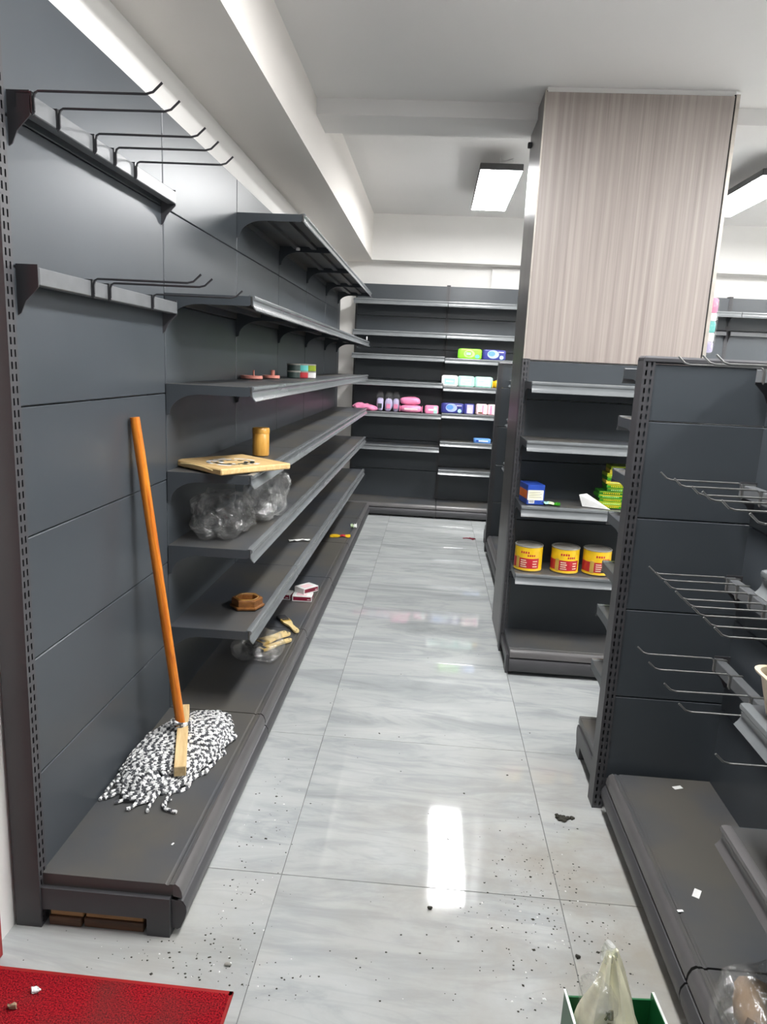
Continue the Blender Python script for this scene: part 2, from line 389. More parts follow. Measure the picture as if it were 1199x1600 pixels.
def curve_bracket(d, hb=.105, hf=.032):
    pts = [(0, 0), (d, 0), (d, -hf + .004), (d - .006, -hf)]
    r = min(.11, d * .45)
    for k in range(8):
        a = PI / 2 * k / 7
        pts.append((.012 + r - r * math.sin(a), -hf - (hb - hf) * (1 - math.cos(a))))
    pts += [(0, -hb - .004)]
    return pts
def shelf(parent, L, z, d=.303, rail='rail', dec='deck'):
    me = cached(('shelf', L, d, dec), lambda: MB().box(.004, L - .004, 0, d, -.004, 0).box(.004, L - .004, d - .004, d, -.032, -.004)
                .box(.004, L - .004, .0, .004, -.03, -.004).box(.02, L - .02, .09, .12, -.02, -.004).box(.02, L - .02, .19, .22, -.02, -.004).mesh('shelf', dec))
    s = obj('shelf', me, parent, (0, 0, z))
    bm_ = cached(('bracket', d), lambda: MB().prism(curve_bracket(d - .006), -.0015, .0015).mesh('bracket', 'metal'))
    for u in (.0025, L - .0025): obj('bracket', bm_, s, (u, 0, -.0005))
    if rail:
        rm = cached(('rail', L, d, rail), lambda: MB().prism([(d - .014, .0005), (d - .012, .0028), (d + .002, .0035), (d + .0075, .001), (d + .0095, -.005), (d + .0075, -.011), (d + .0035, -.015), (d + .003, -.022), (d + .004, -.030), (d + .0085, -.038), (d + .016, -.046), (d + .0135, -.0485), (d + .004, -.038), (d + .0005, -.030), (d + .0005, 0)], .003, L - .003).mesh('price_rail', rail, True))
        obj('price_rail', rm, s)
    return s
def panels(parent, L, top, back=False, holes=(), skip=0):
    z = ZB
    ya, yb = (-.056, -.036) if back else (-.02, 0)
    while z < top - .02:
        z1 = min(z + PITCH, top); h = z1 - z
        key = ('panel', L, round(h, 3), back)
        me = cached(key, lambda: MB().bbox(.004, L - .004, ya, yb, .0015, h - .0015, .0022).mesh('back_panel', 'metal'))
        obj('back_panel', me, parent, (0, 0, z)); z = z1
def base(parent, L, d=.375, ends=(0, 1), h=.146, rail='rail2', ext=0):
    L = L + ext
    me = cached(('deck', L, d, h), lambda: MB().prism([(0, h), (d - .05, h), (d - .046, h - .003), (d - .041, h - .003), (d - .038, h), (d - .03, h), (d - .03, h - .03), (d - .035, h - .03), (d - .035, h - .006), (0, h - .006)], .003, L - .003).box(.003, .007, .0, d - .035, h - .034, h - .006).box(L - .007, L - .003, .0, d - .035, h - .034, h - .006).mesh('base_deck', 'deck'))
    obj('base_deck', me, parent)
    me = cached(('drail', L, d, h, rail), lambda: MB().prism([(d - .03, h - .001), (d - .024, h + .001), (d - .014, h - .006), (d - .008, h - .02), (d - .006, h - .036), (d - .012, h - .038), (d - .03, h - .034)], .004, L - .004).mesh('price_rail', rail, True))
    obj('price_rail', me, parent)
    me = cached(('kick', L, d, h), lambda: MB().prism([(d - .018, h - .042), (d - .004, h - .046), (d + .004, h - .060), (d + .005, h - .078), (d - .001, h - .100), (d - .011, .022), (d - .02, .016), (d - .024, .018), (d - .018, .04), (d - .008, h - .085), (d - .012, h - .052)], .003, L - .003).mesh('kick_plate', 'metal2', True))
    obj('kick_plate', me, parent)
    lm = cached(('leg', d, h), lambda: MB().prism([(-.06, .050), (d - .095, .050), (d - .095, 0), (d - .035, 0), (d - .035, h - .034), (-.06, h - .034)], -.016, .016).mesh('base_leg', 'metal2'))
    cm = cached(('cap', d, h), lambda: MB().prism([(d - .034, h - .044), (d - .012, h - .046), (d + .003, h - .062), (d + .004, h - .08), (d - .004, h - .10), (d - .02, .02), (d - .034, .02)], -.002, .002).mesh('end_cap', 'metal2'))
    for e in ends:
        obj('base_leg', lm, parent, (.013 if e == 0 else L - .006, 0, 0)); obj('end_cap', cm, parent, (.004 if e == 0 else L - .004, 0, 0))
def hook_bar(parent, L, z, u0=None, u1=None, dark=True):
    u0 = .02 if u0 is None else u0; u1 = L - .02 if u1 is None else u1
    b = MB().bbox(u0, u1, .022, .052, z - .038, z, .002).build('hook_bar', 'bar', parent)
    bp = [(-.002, z + .006), (.05, z + .006), (.05, z - .042), (.036, z - .056), (.02, z - .072), (.008, z - .098), (-.002, z - .105)]
    for u in (u0 - .003, u1): MB().prism(bp, u, u + .003).build('bracket', 'metal2', b)
    return b
def unit(name, label, origin, rz, L, top, shelves=(), ends=(), back=False, has_base=True, bd=.375, cat='shelving unit', group=None, holes_at=(), plain_at=(), bh=.146, cap=None, ext=0):
    t = thing(name, label, cat, origin, rz, group)
    for u in holes_at: obj('upright', cached(('up', top, back), lambda: upright_mesh(top + .008, holes=True, back=back)), t, (u, 0, 0))
    for u in plain_at: obj('upright', cached(('upp', top), lambda: upright_mesh(top, .03, -.062, -.0215, False)), t, (u, 0, 0))
    panels(t, L, top)
    if back: panels(t, L, top, True)
    if cap: MB().bbox(-.018 if back else 0, L + (.018 if back else 0), -.064, .006, top, top + cap, .006).build('top_cap', 'metal2', t)
    for s in shelves: shelf(t, L, *s)
    if has_base: base(t, L, bd, ends, bh, ext=ext)
    return t

# left run: six bays, outward = +x, numbered from the entrance; origin at the far upright
XP = -.930; Y0, LB = 1.565, .9
rows = [1.668, 1.364, 1.055, .783, .471]
names_l = ['dark grey left-wall bay nearest the red mat, with hook bars instead of shelves',
           'dark grey left-wall shelving bay with the bamboo board, its top shelf missing',
           'left-wall dark grey shelving bay where the topmost shelf begins, third from the red mat',
           'left-wall dark grey shelving bay with the coloured tins, fourth from the red mat',
           'left-wall dark grey shelving bay, fifth from the red mat, mostly empty',
           'left-wall dark grey shelving bay at the far end beside the back row']
left = []
for k in range(6):
    Lk = LB if k < 5 else .74
    far = Y0 + LB * k + Lk
    sh = [] if k == 0 else [(z,) for z in rows]
    if k >= 2: sh.append((2.105,))
    t = unit('wall_shelving', names_l[k], (XP, far, 0), -PI / 2, Lk, TALL, sh, ends=(1,) if k == 0 else ((0,) if k == 5 else ()),
             group='shelving bays along the left wall', holes_at=(Lk + .016,) if k == 0 else (), plain_at=(0,), ext=.018 if k == 0 else 0)
    left.append(t)
hook_bar(left[0], LB, 1.984); hook_bar(left[0], LB, 1.636)
# side face panel strip at the far end of the run
MB().bbox(-.19, -.004, -.02, 0, .12, TALL, .002).build('back_panel', 'metal', left[5])

# back row, outward = -y, origin at the right-hand upright of each bay
YP = 7.33; bz_l = [2.075, 1.785, 1.565, 1.315, 1.015, .69]; bz_r = [2.075, 1.785, 1.555, 1.29, 1.03, .755, .475]
names_b = ['dark grey back-wall bay holding the pink packages', 'dark grey back-wall bay holding the purple and mint packs',
           'dark grey back-wall bay hidden behind the wood-clad column', 'dark grey back-wall bay just right of the wood-clad column', 'dark grey back-wall bay at the right edge of the picture']
for k in range(5):
    t = unit('wall_shelving', names_b[k], (.09 + .9 * k, YP, 0), PI, .9, TALL,
             [(z, .30) for z in (bz_l if k == 0 else bz_r if k == 1 else [2.09] if k > 2 else [2.09, 1.6, 1.1])], ends=(0, 1) if k == 0 else (0,),
             group='shelving bays along the back wall', holes_at=(0,), plain_at=(.9,) if k == 0 else (), bd=.42, bh=.13)
    if k >= 2: hook_bar(t, .9, 1.93)

# unit on the column, outward = -y
uC = unit('column_shelving', 'dark grey shelving unit below the wood-clad column front, with yellow cans', (1.345, 3.625, 0), PI, .9, 1.515,
          [(1.418, .262), (1.148, .262), (.838, .262), (.505, .262)], ends=(0, 1), holes_at=(.9, 0), bd=.315, bh=.13, group='low shelving units')
# end cap beside the near hook display, outward = +y, back towards the camera
uE = unit('end_cap_shelving', 'dark grey end shelving with its plain back to the camera, in front of the column', (.648, 2.325, 0), 0, .9, 1.505,
          [(1.487, .24), (1.325, .24), (1.14, .24), (.983, .24), (.80, .24), (.634, .24), (.42, .24)], ends=(0, 1), back=True, holes_at=(0, .9), bd=.345, cap=.022, group='low shelving units')
# hook display facing the aisle, outward = -x, origin at the near end
XN = 1.0
uN = unit('hook_display', 'dark grey low display with rows of empty wire hooks at right', (XN, 1.445, 0), PI / 2, .80, 1.505, [], ends=(1,), holes_at=(.02,), plain_at=(.785,), bd=.345, cap=.022, group='low shelving units')
uN2 = unit('low_shelving', 'dark grey low shelving bay at the right edge with the beige tub', (XN, .545, 0), PI / 2, .90, 1.505,
           [(1.09, .31, 'rail'), (.80, .31, 'rail'), (.512, .31, 'rail2')], ends=(0,), plain_at=(0,), bd=.345, cap=.022, group='low shelving units')
for z in (1.50, 1.158, .862, .592): hook_bar(uN, .8, z)
# unit behind the column, outward = -x, with its own end cap
uF = unit('low_shelving', 'dark grey low shelving behind the column, facing the aisle', (.86, 4.16, 0), PI / 2, 1.54, 1.505,
          [(z, .27) for z in (1.39, 1.09, .75)], ends=(0, 1), plain_at=(0,), bd=.36, cap=.022, group='low shelving units')
uG = unit('end_cap_shelving', 'dark grey far end shelving with its back to the camera, beside the back row', (.513, 5.80, 0), 0, .9, 1.505,
          [(z, .24) for z in (1.3, .95, .6)], ends=(0, 1), back=True, holes_at=(0, .9), bd=.345, cap=.022, group='low shelving units')

# ------------------------------------------------------------------ wire hooks
def hook_mesh(reach, m):
    b = MB()
    arm = [(0, .058, -.034), (0, .058, -.008), (0, .061, .001), (0, .068, .005), (0, reach - .035, .004), (0, reach - .02, .008), (0, reach, .026)]
    b.tube(arm, .0028, 6)
    clip = [(0, .058, -.034), (0, .054, -.041), (0, .0535, -.041)]
    b.tube(clip, .0026, 6)
    b.box(-.0045, .0045, .0525, .0555, -.040, .003).box(-.0045, .0045, .018, .0555, .0006, .0032).box(-.0045, .0045, .0185, .021, -.028, .0032)
    return b.mesh('wire_hook', m)
ordn = ['first', 'second', 'third', 'fourth', 'fifth', 'sixth', 'seventh', 'eighth']
hm = hook_mesh(.335, 'wire'); hc_ = hook_mesh(.30, 'chrome')
for z, ys, bn in ((1.984, (1.585, 1.690, 1.865, 1.980, 2.112), 'upper'), (1.636, (1.830, 1.925, 2.220), 'lower')):
    for i, y in enumerate(ys):
        o = obj('wire_hook', hm, None, (XP, y, z)); o.rotation_euler.z = -PI / 2 + R(rnd.uniform(-.8, .8))
        tag(o, '%s dark wire hook from the entrance on the %s bar of the left wall bay' % (ordn[i], bn), 'hook', 'hooks on the left wall bay')
for z, ys, bn in ((1.50, (2.164, 1.977, 1.881), 'top'), (1.158, (2.194, 2.071, 1.934, 1.849, 1.726, 1.573), 'second'),
                  (.862, (2.20, 2.129, 2.04, 1.949, 1.88, 1.815, 1.733, 1.661), 'third'), (.592, (2.205, 2.085, 1.94, 1.811, 1.56), 'lowest')):
    for i, y in enumerate(ys):
        o = obj('wire_hook', hc_, None, (XN, y, z)); o.rotation_euler.z = PI / 2 + R(rnd.uniform(-.8, .8))
        tag(o, '%s pale wire hook from the far end on the %s bar of the right-hand display' % (ordn[i], bn), 'hook', 'hooks on the right-hand display')

# ------------------------------------------------------------------ mop
DZ = .146
mop = thing('mop', 'string mop with orange wooden handle leaning on the left panels', 'mop', (-.76, 2.12, DZ))
def loc(p): return (p[0] + .76, p[1] - 2.12, p[2] - DZ)
hb, ht = Vector((-.785, 2.185, .205)), Vector((-.912, 2.155, 1.27))
o = MB().tube([(0, 0, k * .1072) for k in range(11)], [.0155, .0158] + [.0155] * 8 + [.0145], 14).build('handle', 'orange', mop, True)
o.location = loc(hb); o.rotation_euler = (ht - hb).to_track_quat('Z', 'Y').to_euler()
b0, b1 = Vector((-.71, 1.955, .205)), Vector((-.815, 2.295, .235))
o = MB().bbox(-.018, .018, -.018, .018, 0, (b1 - b0).length, .002).build('head_block', 'pine', mop)
o.location = loc(b0); o.rotation_euler = (b1 - b0).to_track_quat('Z', 'X').to_euler()
sb = MB(); rm = random.Random(5)
mc = Vector((-.782, 2.15, 0)); ma = Vector((.085, .5, 0)).normalized(); mb_ = Vector((ma.y, -ma.x, 0)); HA, HB, HH = .262, .132, .056
def mound(p):
    q = p - mc; a_, b_ = q.dot(ma) / HA, q.dot(mb_) / HB
    return max(0, 1 - a_ * a_ - b_ * b_)
def lay(p, off):
    z = DZ + .0075 + HH * mound(p) ** .55 + off
    return Vector((max(p.x, XP + .01), p.y, z))
for i in range(250):
    th = rm.uniform(0, 2 * PI); r_ = math.sqrt(rm.random()) * .97
    p = mc + ma * HA * r_ * math.cos(th) + mb_ * HB * r_ * math.sin(th)
    q = (p - mc); fa = q.dot(ma) / HA
    base_a = rm.choice((1, -1)) * 1; off = rm.uniform(-.006, .010); path = []; n = rm.randint(46, 84)
    d = mb_ * base_a + ma * (fa * .9 * 1 + rm.uniform(-.35, .35)); d.normalize(); sd_ = rm.uniform(0, 99)
    curl = rm.uniform(-.02, .02)
    for k in range(n):
        path.append(lay(p, off * (1 - k / n * .3)))
        w = noise.noise(Vector((p.x * 9, p.y * 9, sd_))) * .12 + curl * .55
        if mound(p + d * .03) < .03: w += .17 * (1 if curl > 0 else -1)     # turn back into a loop at the rim
        d = Vector((d.x * math.cos(w) - d.y * math.sin(w), d.x * math.sin(w) + d.y * math.cos(w), 0))
        p = p + d * .0042
    sb.tube([loc(p) for p in path], .0068, 6, 0, (0, 0, 0, 1, 1, 1))
for i in range(9):                         # loose ends straying over the deck
    p = mc - ma * HA * rm.uniform(.7, .95) + mb_ * HB * rm.uniform(-.8, .9); d = (-ma + mb_ * rm.uniform(-.9, .6)).normalized(); path = []; sd_ = rm.uniform(0, 99)
    for k in range(24):
        path.append(lay(p, 0)); w = noise.noise(Vector((p.x * 14, p.y * 14, sd_))) * .35
        d = Vector((d.x * math.cos(w) - d.y * math.sin(w), d.x * math.sin(w) + d.y * math.cos(w), 0)); p = p + d * .0042
    sb.tube([loc(p) for p in path], .005, 6, 0, (0, 0, 0, 1, 1, 1))
core = MB(); nn = 24
for i in range(7):
    f = i / 6
    for j in range(nn):
        p = mc + ma * HA * .97 * f * math.cos(2 * PI * j / nn) + mb_ * HB * .97 * f * math.sin(2 * PI * j / nn)
        core.v.append(loc((max(p.x, XP + .01), p.y, DZ + .002 + HH * .9 * mound(p) ** .55)))
for i in range(6):
    for j in range(nn): core.f.append([i * nn + j, i * nn + (j + 1) % nn, (i + 1) * nn + (j + 1) % nn, (i + 1) * nn + j]); core.m.append(0)
core.build('yarn_core', 'ropeb', mop)
o = sb.build('yarn_strands', ['ropew', 'ropeb'], mop); o['kind'] = 'stuff'
kb = MB()
for k in range(5):
    ctr = hb.lerp(ht, .015 + k * .006)
    kb.tube([loc(ctr + Vector((.026 * math.cos(a) + .004, .030 * math.sin(a), .012 * math.sin(a + k)))) for a in [2 * PI * j / 36 for j in range(37)]], .005, 6, 0, (0, 0, 0, 1, 1, 1))
kb.build('binding_cord', ['ropew', 'ropeb'], mop)

# ------------------------------------------------------------------ things on the left shelves
def rotz(o, a): o.rotation_euler.z = a; return o
# incense dishes
for (x, y, r_, rod, lb) in ((-.872, 3.43, .052, (.004, .026), 'coral dish with a thin upright pin, nearer of two on the second left shelf'),
                            (-.845, 3.72, .046, (.010, .026), 'coral dish with a thick upright peg, farther of two on the second left shelf')):
    t = thing('incense_dish', lb, 'dish', (x, y, 1.3675), 0, 'coral dishes')
    MB().lathe([(r_ * .9, 0), (r_, .003), (r_, .016), (r_ - .006, .016), (r_ - .008, .008)], 28).build('dish', 'coral', t, True)
    MB().lathe([(rod[0], .006), (rod[0], .016 + rod[1])], 12, (.01, 0, 0)).build('peg', 'coral', t, True)
# row of small tins
tc_ = ['darkpot', 'darkpot', 'green', 'redp', 'white', 'yellow', 'teal', 'palegreen']
for i, (x, y, z, c, lb) in enumerate([(-.800, 4.10, 0, 'darkpot', 'dark tin at the near end, lower layer'), (-.768, 4.175, 0, 'redp', 'red tin, lower layer'), (-.735, 4.25, 0, 'white', 'white tin, lower layer'),
        (-.800, 4.10, 1, 'darkpot', 'dark tin at the near end, upper layer'), (-.768, 4.175, 1, 'teal', 'teal tin, upper layer'), (-.735, 4.25, 1, 'ygreen', 'yellow-green tin, upper layer')]):
    t = thing('small_tin', lb + ' of the cluster on the second left shelf', 'tin', (x, y, 1.3675 + .040 * z), 0, 'small round tins')
    MB().lathe([(.036, 0), (.038, .002), (.038, .032)], 20).build('body', c, t, True)
    MB().lathe([(.0395, .0315), (.0395, .038), (.037, .0395)], 20).build('lid', 'steel', t, True)
# bamboo board with printed picture
t = thing('cutting_board', 'bamboo cutting board with a printed white picture, jutting over the left shelf edge', 'cutting board', (-.738, 2.628, 1.0595), R(-38))
bo = MB().bbox(-.150, .150, -.158, .158, 0, .022, .004).build('board', 'bamboo', t)
pr = MB()
for a in range(3):
    rr = .10 - a * .022
    for k in range(9 + a * 3):
        a0 = rnd.uniform(0, 6.28); w = rnd.uniform(.25, .7); r0 = rr - .016
        pts = [((rr) * math.cos(a0 + w * j / 5), (rr) * math.sin(a0 + w * j / 5)) for j in range(6)] + [(r0 * math.cos(a0 + w * j / 5), r0 * math.sin(a0 + w * j / 5)) for j in range(5, -1, -1)]
        pr.poly([(p[0] + .02, p[1] - .01) for p in pts], .0221, .0226, k % 2 if a else 0)
pr.build('printed_picture', ['white', 'darkpot'], bo)
MB().tube([(-.10 + .2 * k / 12, -.159, .012 + .006 * math.sin(PI * k / 12)) for k in range(13)], .003, 6).build('handle_cord', 'cream', t)
t = thing('bamboo_jar', 'amber bamboo jar with a lid on the middle left shelf', 'jar', (-.725, 3.02, 1.0585))
MB().lathe([(.034, 0), (.0355, .003), (.0355, .092), (.0345, .0935)], 28).build('body', 'cup', t, True)
MB().lathe([(.036, .0935), (.0365, .096), (.0365, .113), (.034, .117), (.012, .1175)], 28).build('lid', 'cup', t, True)
# clear bags
def crumpled_bag(name, label, c, size, seed, m, wob=.03, group=None, contents=None, p=3.2):
    t = thing(name, label, 'plastic bag', (c[0], c[1], c[2]), 0, group)
    MB().pillow((0, 0, size[2] / 2), size, p, 64, 36, wob, seed, 14).build('film', m, t)
    if contents:
        for i in range(contents[0]):
            MB().pillow((rnd.uniform(-.3, .3) * size[0], rnd.uniform(-.32, .32) * size[1], size[2] * rnd.uniform(.12, .3)), (size[0] * .55, size[1] * .3, size[2] * .22), 2.5, 22, 12, .016, seed + i, 26).build('crumpled_wrap', contents[1], t)
    return t
crumpled_bag('plastic_bag', 'crumpled clear plastic bag below the bamboo board, nearer one against the panel', (-.79, 2.69, .7865), (.22, .27, .16), 3, 'film', .03, 'clear plastic bags', (4, 'film'))
crumpled_bag('plastic_bag', 'shiny clear plastic bag at the shelf edge below the bamboo board', (-.705, 3.04, .7865), (.16, .36, .20), 8, 'film', .03, 'clear plastic bags', (5, 'film'))
# hexagonal ashtray
t = thing('wooden_ashtray', 'hexagonal brown wooden ashtray on the lowest left shelf', 'ashtray', (-.705, 2.735, .4745), R(12))
MB().lathe([(.066, 0), (.070, .004), (.070, .010), (.062, .012), (.062, .036), (.058, .040), (.044, .040), (.041, .036), (.040, .016)], 6, mi=0).build('bowl', 'brown', t)
MB().lathe([(.043, .0385), (.045, .0405), (.0435, .0412), (.042, .0385)], 28, cap=False).build('rim_ring', 'gold', t, True)
# boxes on the base deck
def small_box(label, x, y, z, a):
    t = thing('small_carton', label, 'box', (x, y, z), a, 'small white and maroon boxes'); w, d, h = .055, .04, .032
    MB().bbox(-w, w, -d, d, 0, h, .0012).build('carton', 'white', t)
    MB().box(-w + .006, w - .004, -d - .0006, -d + .0002, .006, h - .005).build('printed_band', 'maroon', t)
    MB().box(w - .0002, w + .0006, -d + .005, d - .005, .006, h - .006).build('printed_band', 'maroon', t)
    MB().box(-w + .02, w - .03, -d + .012, d - .02, h - .0002, h + .0005).build('printed_band', 'palepink', t)
    MB().box(.03, .045, -d - .0009, -d - .0004, .011, .015).build('printed_mark', 'white', t)
small_box('white and maroon box lying lowest in the pile on the left base deck', -.665, 3.815, DZ + .001, R(2))
small_box('white and maroon box half hidden under the shelf edge on the left base deck', -.785, 3.83, DZ + .001, R(-4))
small_box('white and maroon box lying askew on top of the pile on the left base deck', -.655, 3.87, DZ + .0335, R(52))
# paint brushes in a bag
def brush(label, p, a, tilt=0, s=1.0, m='cream'):
    t = thing('paint_brush', label, 'paint brush', p, a, 'paint brushes in a clear bag'); t.rotation_euler.y = tilt
    pts = [(0, .022), (.025, .020), (.055, .012), (.09, .012), (.115, .015), (.135, .014), (.146, .008), (.149, 0)]
    out = [(x * s, y * s) for x, y in pts] + [(x * s, -y * s) for x, y in reversed(pts[:-1])]
    MB().poly(out, .002, .012).build('handle', m, t)
    MB().lathe([(.0035, 0), (.0035, .0006)], 12, (.135 * s, 0, .0122)).build('hang_hole', 'black', t)
    MB().bbox(-.035 * s, .002, -.024 * s, .024 * s, 0, .014, .002).build('ferrule', 'gold', t)
    MB().box(-.03 * s, -.012 * s, -.018 * s, .018 * s, .0138, .0145).build('printed_mark', 'bristle', t)
    MB().bbox(-.095 * s, -.035 * s, -.025 * s, .025 * s, .001, .013, .004).build('bristles', 'bristle', t)
brush('cream-handled paint brush on the left base deck, nearest the entrance', (-.700, 3.080, DZ + .003), R(52))
brush('cream-handled paint brush lying uppermost on the bag of brushes', (-.712, 3.115, DZ + .019), R(53))
brush('cream-handled paint brush in the bag, deepest under the shelf', (-.735, 3.16, DZ + .004), R(56))
brush('pale paint brush lying crosswise, its head pointing away from the entrance', (-.675, 3.42, DZ + .004), R(-58), 0, 1.0, 'cream')
crumpled_bag('brush_bag', 'clear crinkled bag around the paint brushes on the left base deck', (-.725, 3.02, DZ + .001), (.22, .26, .075), 21, 'film', .02, None)
# wrappers
def wrapper(name, label, c, size, ms, seed, a=0):
    b = MB(); nx, ny = 9, 5; r_ = random.Random(seed)
    vs = [((i / (nx - 1) - .5) * size[0], (j / (ny - 1) - .5) * size[1] * (1 + .25 * math.sin(i)), .0015 + size[2] * abs(noise.noise(Vector((i * .7, j * .8, seed))))) for j in range(ny) for i in range(nx)]
    o0 = len(vs); vs2 = [(x, y, max(0, z - .0012)) for x, y, z in vs]
    for j in range(ny - 1):
        for i in range(nx - 1):
            q = [j * nx + i, j * nx + i + 1, (j + 1) * nx + i + 1, (j + 1) * nx + i]
            b.f.append(q); b.m.append((i * len(ms)) // (nx - 1)); b.f.append([k + o0 for k in reversed(q)]); b.m.append((i * len(ms)) // (nx - 1))
    b.v = vs + vs2
    o = b.build(name, ms); o.location = c; o.rotation_euler.z = a
    return tag(o, label, 'wrapper')
wrapper('candy_wrapper', 'yellow and red crumpled wrapper on the far left base deck', (-.655, 5.36, DZ + .001), (.16, .07, .02), ['yellow', 'yellow', 'redp', 'yellow'], 2, R(10))
wrapper('paper_scrap', 'pale green paper scrap at the front of the far left base deck', (-.588, 5.72, DZ + .003), (.05, .12, .025), ['palegreen', 'white'], 4, R(8))
wrapper('paper_strip', 'thin white paper strip on the lowest left shelf', (-.70, 3.86, .4755), (.12, .03, .014), ['white'], 6, R(20))
tag(MB().bbox(-.004, .004, -.012, .012, 0, .03, .001).build('shelf_clip', 'white'), 'small white clip on the far end of the upper left shelf rail', 'clip').location = (-.613, 6.45, 1.6715)
tag(MB().lathe([(.012, 0), (.012, .012), (.004, .014)], 12).build('ceiling_puck', 'white', None, True), 'small white button under the topmost left shelf', 'button').location = (-.79, 4.1, 2.058)

# planks under the first bay
for i, (x0, x1, y0, z0, z1, m, lb) in enumerate(((-.912, -.826, 1.542, 0, .026, 'ply2', 'dark lower plank under the first bay, next to the upright'), (-.820, -.662, 1.545, 0, .026, 'ply2', 'dark lower plank under the first bay, next to the front leg'),
        (-.910, -.822, 1.548, .0262, .047, 'ply', 'lighter upper plank under the first bay, next to the upright'), (-.816, -.664, 1.550, .0262, .047, 'ply', 'lighter upper plank under the first bay, next to the front leg'))):
    o = MB().bbox(x0, x1, y0, y0 + .22, z0, z1, .002).build('wood_plank', m); tag(o, lb, 'plank', 'planks under the first bay')

# ------------------------------------------------------------------ packages on the back row
YF = YP - .30
def pack(name, label, x0, x1, z, h, d, base_c, prints, cat='pack', y=None, group='packs on the back row', p=9):
    w = x1 - x0; y = YF + .02 if y is None else y
    t = thing(name, label, cat, ((x0 + x1) / 2, y + d / 2, z + .001), 0, group)
    MB().pillow((0, 0, h / 2), (w, d, h), p, 28, 12).build('body', base_c, t, True)
    for s in (-1, 1): MB().box(s * w / 2 - .003, s * w / 2 + .003, -d * .35, d * .35, h * .1, h * .9).build('crimped_end', base_c, t)
    for pi_, (kind, cx, cz, rx, rz_, c) in enumerate(prints):
        n = 24 if kind == 'o' else 4
        ph = 0 if kind == 'o' else PI / 4; k = 1 if kind == 'o' else math.sqrt(2)
        b = MB(); pts = [(cx * w + rx * w * k * math.cos(2 * PI * j / n + ph), cz * h + rz_ * h * k * math.sin(2 * PI * j / n + ph)) for j in range(n)]
        vs = [(a, -d / 2 - .0012 - .0006 * pi_, b_ + h / 2) for a, b_ in pts] + [(a, -d / 2 + .004, b_ + h / 2) for a, b_ in pts]
        b.add(vs, [tuple(range(n)), tuple(range(2 * n - 1, n - 1, -1))] + [(j, (j + 1) % n, n + (j + 1) % n, n + j) for j in range(n)])
        b.build('print', c, t)
    return t
moon = [('o', -.05, .05, .26, .40, 'lilac'), ('o', -.12, .1, .16, .24, 'skyblue'), ('o', .33, -.22, .09, .19, 'mint'), ('b', .30, .28, .12, .05, 'lavender')]
pack('sanitary_pack', 'bright green pack on the back row', .215, .435, bz_r[2], .098, .09, 'lime', [('o', -.02, .0, .24, .38, 'limelight'), ('o', -.04, .02, .15, .26, 'lime'), ('b', -.05, .02, .10, .12, 'mint'), ('o', .33, -.22, .1, .18, 'teal')])
pack('sanitary_pack', 'dark blue pack with pale oval, right of the bright green pack', .452, .665, bz_r[2], .098, .09, 'navy', moon)
for i, (a, b_, c, lb) in enumerate(((.075, .225, 'white', 'whitest mint pack, leftmost of three below the bright green pack'), (.232, .385, 'mint', 'middle mint pack of three below the bright green pack'), (.392, .56, 'mint', 'rightmost mint pack of three below the bright green pack'))):
    pack('sanitary_pack', lb, a, b_, bz_r[3], .105, .09, c, [('b', 0, -.05, .34, .28, 'white' if c == 'mint' else 'mint'), ('b', 0, -.05, .26, .12, 'teal'), ('b', .0, -.05, .24, .08, 'white')])
pack('yellow_lid', 'round yellow lid beside the mint packs', .565, .66, bz_r[3] - .0, .08, .06, 'yellow', [], 'lid', p=2.2, y=YF - .0)
pack('sanitary_pack', 'dark blue pack with pale oval on the shelf below the mint packs', .088, .30, bz_r[4], .10, .09, 'navy', moon)
pack('sanitary_pack', 'narrow blue and lavender pack between the oval pack and the pink-white packs', .305, .405, bz_r[4], .10, .09, 'navy', [('b', .08, 0, .3, .42, 'lavender'), ('b', 0, -.1, .12, .2, 'white')])
pack('sanitary_pack', 'pink and white striped pack beside the narrow blue pack', .425, .53, bz_r[4], .105, .09, 'palepink', [('b', -.25, 0, .06, .4, 'white'), ('b', .1, 0, .05, .4, 'pink'), ('b', .3, 0, .05, .4, 'white'), ('b', -.1, -.3, .2, .05, 'rust')])
pack('sanitary_pack', 'pink and white striped pack nearest the end shelving', .535, .64, bz_r[4], .105, .09, 'palepink', [('b', -.2, 0, .08, .4, 'pink'), ('b', .05, 0, .05, .4, 'white'), ('b', .3, 0, .07, .4, 'pink')])
pack('flat_pack', 'flat sky blue pack alone on a lower back-row shelf', .425, .585, bz_r[5], .045, .1, 'skyblue', [('b', .05, 0, .3, .12, 'white'), ('b', -.3, 0, .08, .2, 'blue')])
t = pack('wipes_pack', 'large pink double pack on the back row', -.32, -.10, bz_l[4], .075, .13, 'pink', [('b', .0, 0, .3, .12, 'palepink')], p=3)
MB().pillow((-.012, .01, .112), (.20, .12, .08), 2.8, 28, 12, .008, 4).build('body', 'pink', t, True)
pack('sanitary_pack', 'small pink and white pack right of the large pink pack', -.07, .055, bz_l[4], .082, .08, 'pink', [('b', .3, 0, .14, .42, 'mint'), ('b', -.05, .0, .2, .1, 'white'), ('b', .26, .1, .1, .16, 'white')])
t = thing('pink_cloth', 'bright pink limp bag at the left end of the back row', 'bag', (-.665, YF - .03 + .07, bz_l[4] + .002), 0)
MB().pillow((0, 0, .032), (.24, .13, .066), 2.4, 30, 14, .02, 5, 16).build('body', 'pink', t, True)
MB().pillow((.03, -.02, .045), (.12, .07, .03), 2.4, 18, 8, .01, 6, 20).build('body', 'palepink', t, True)
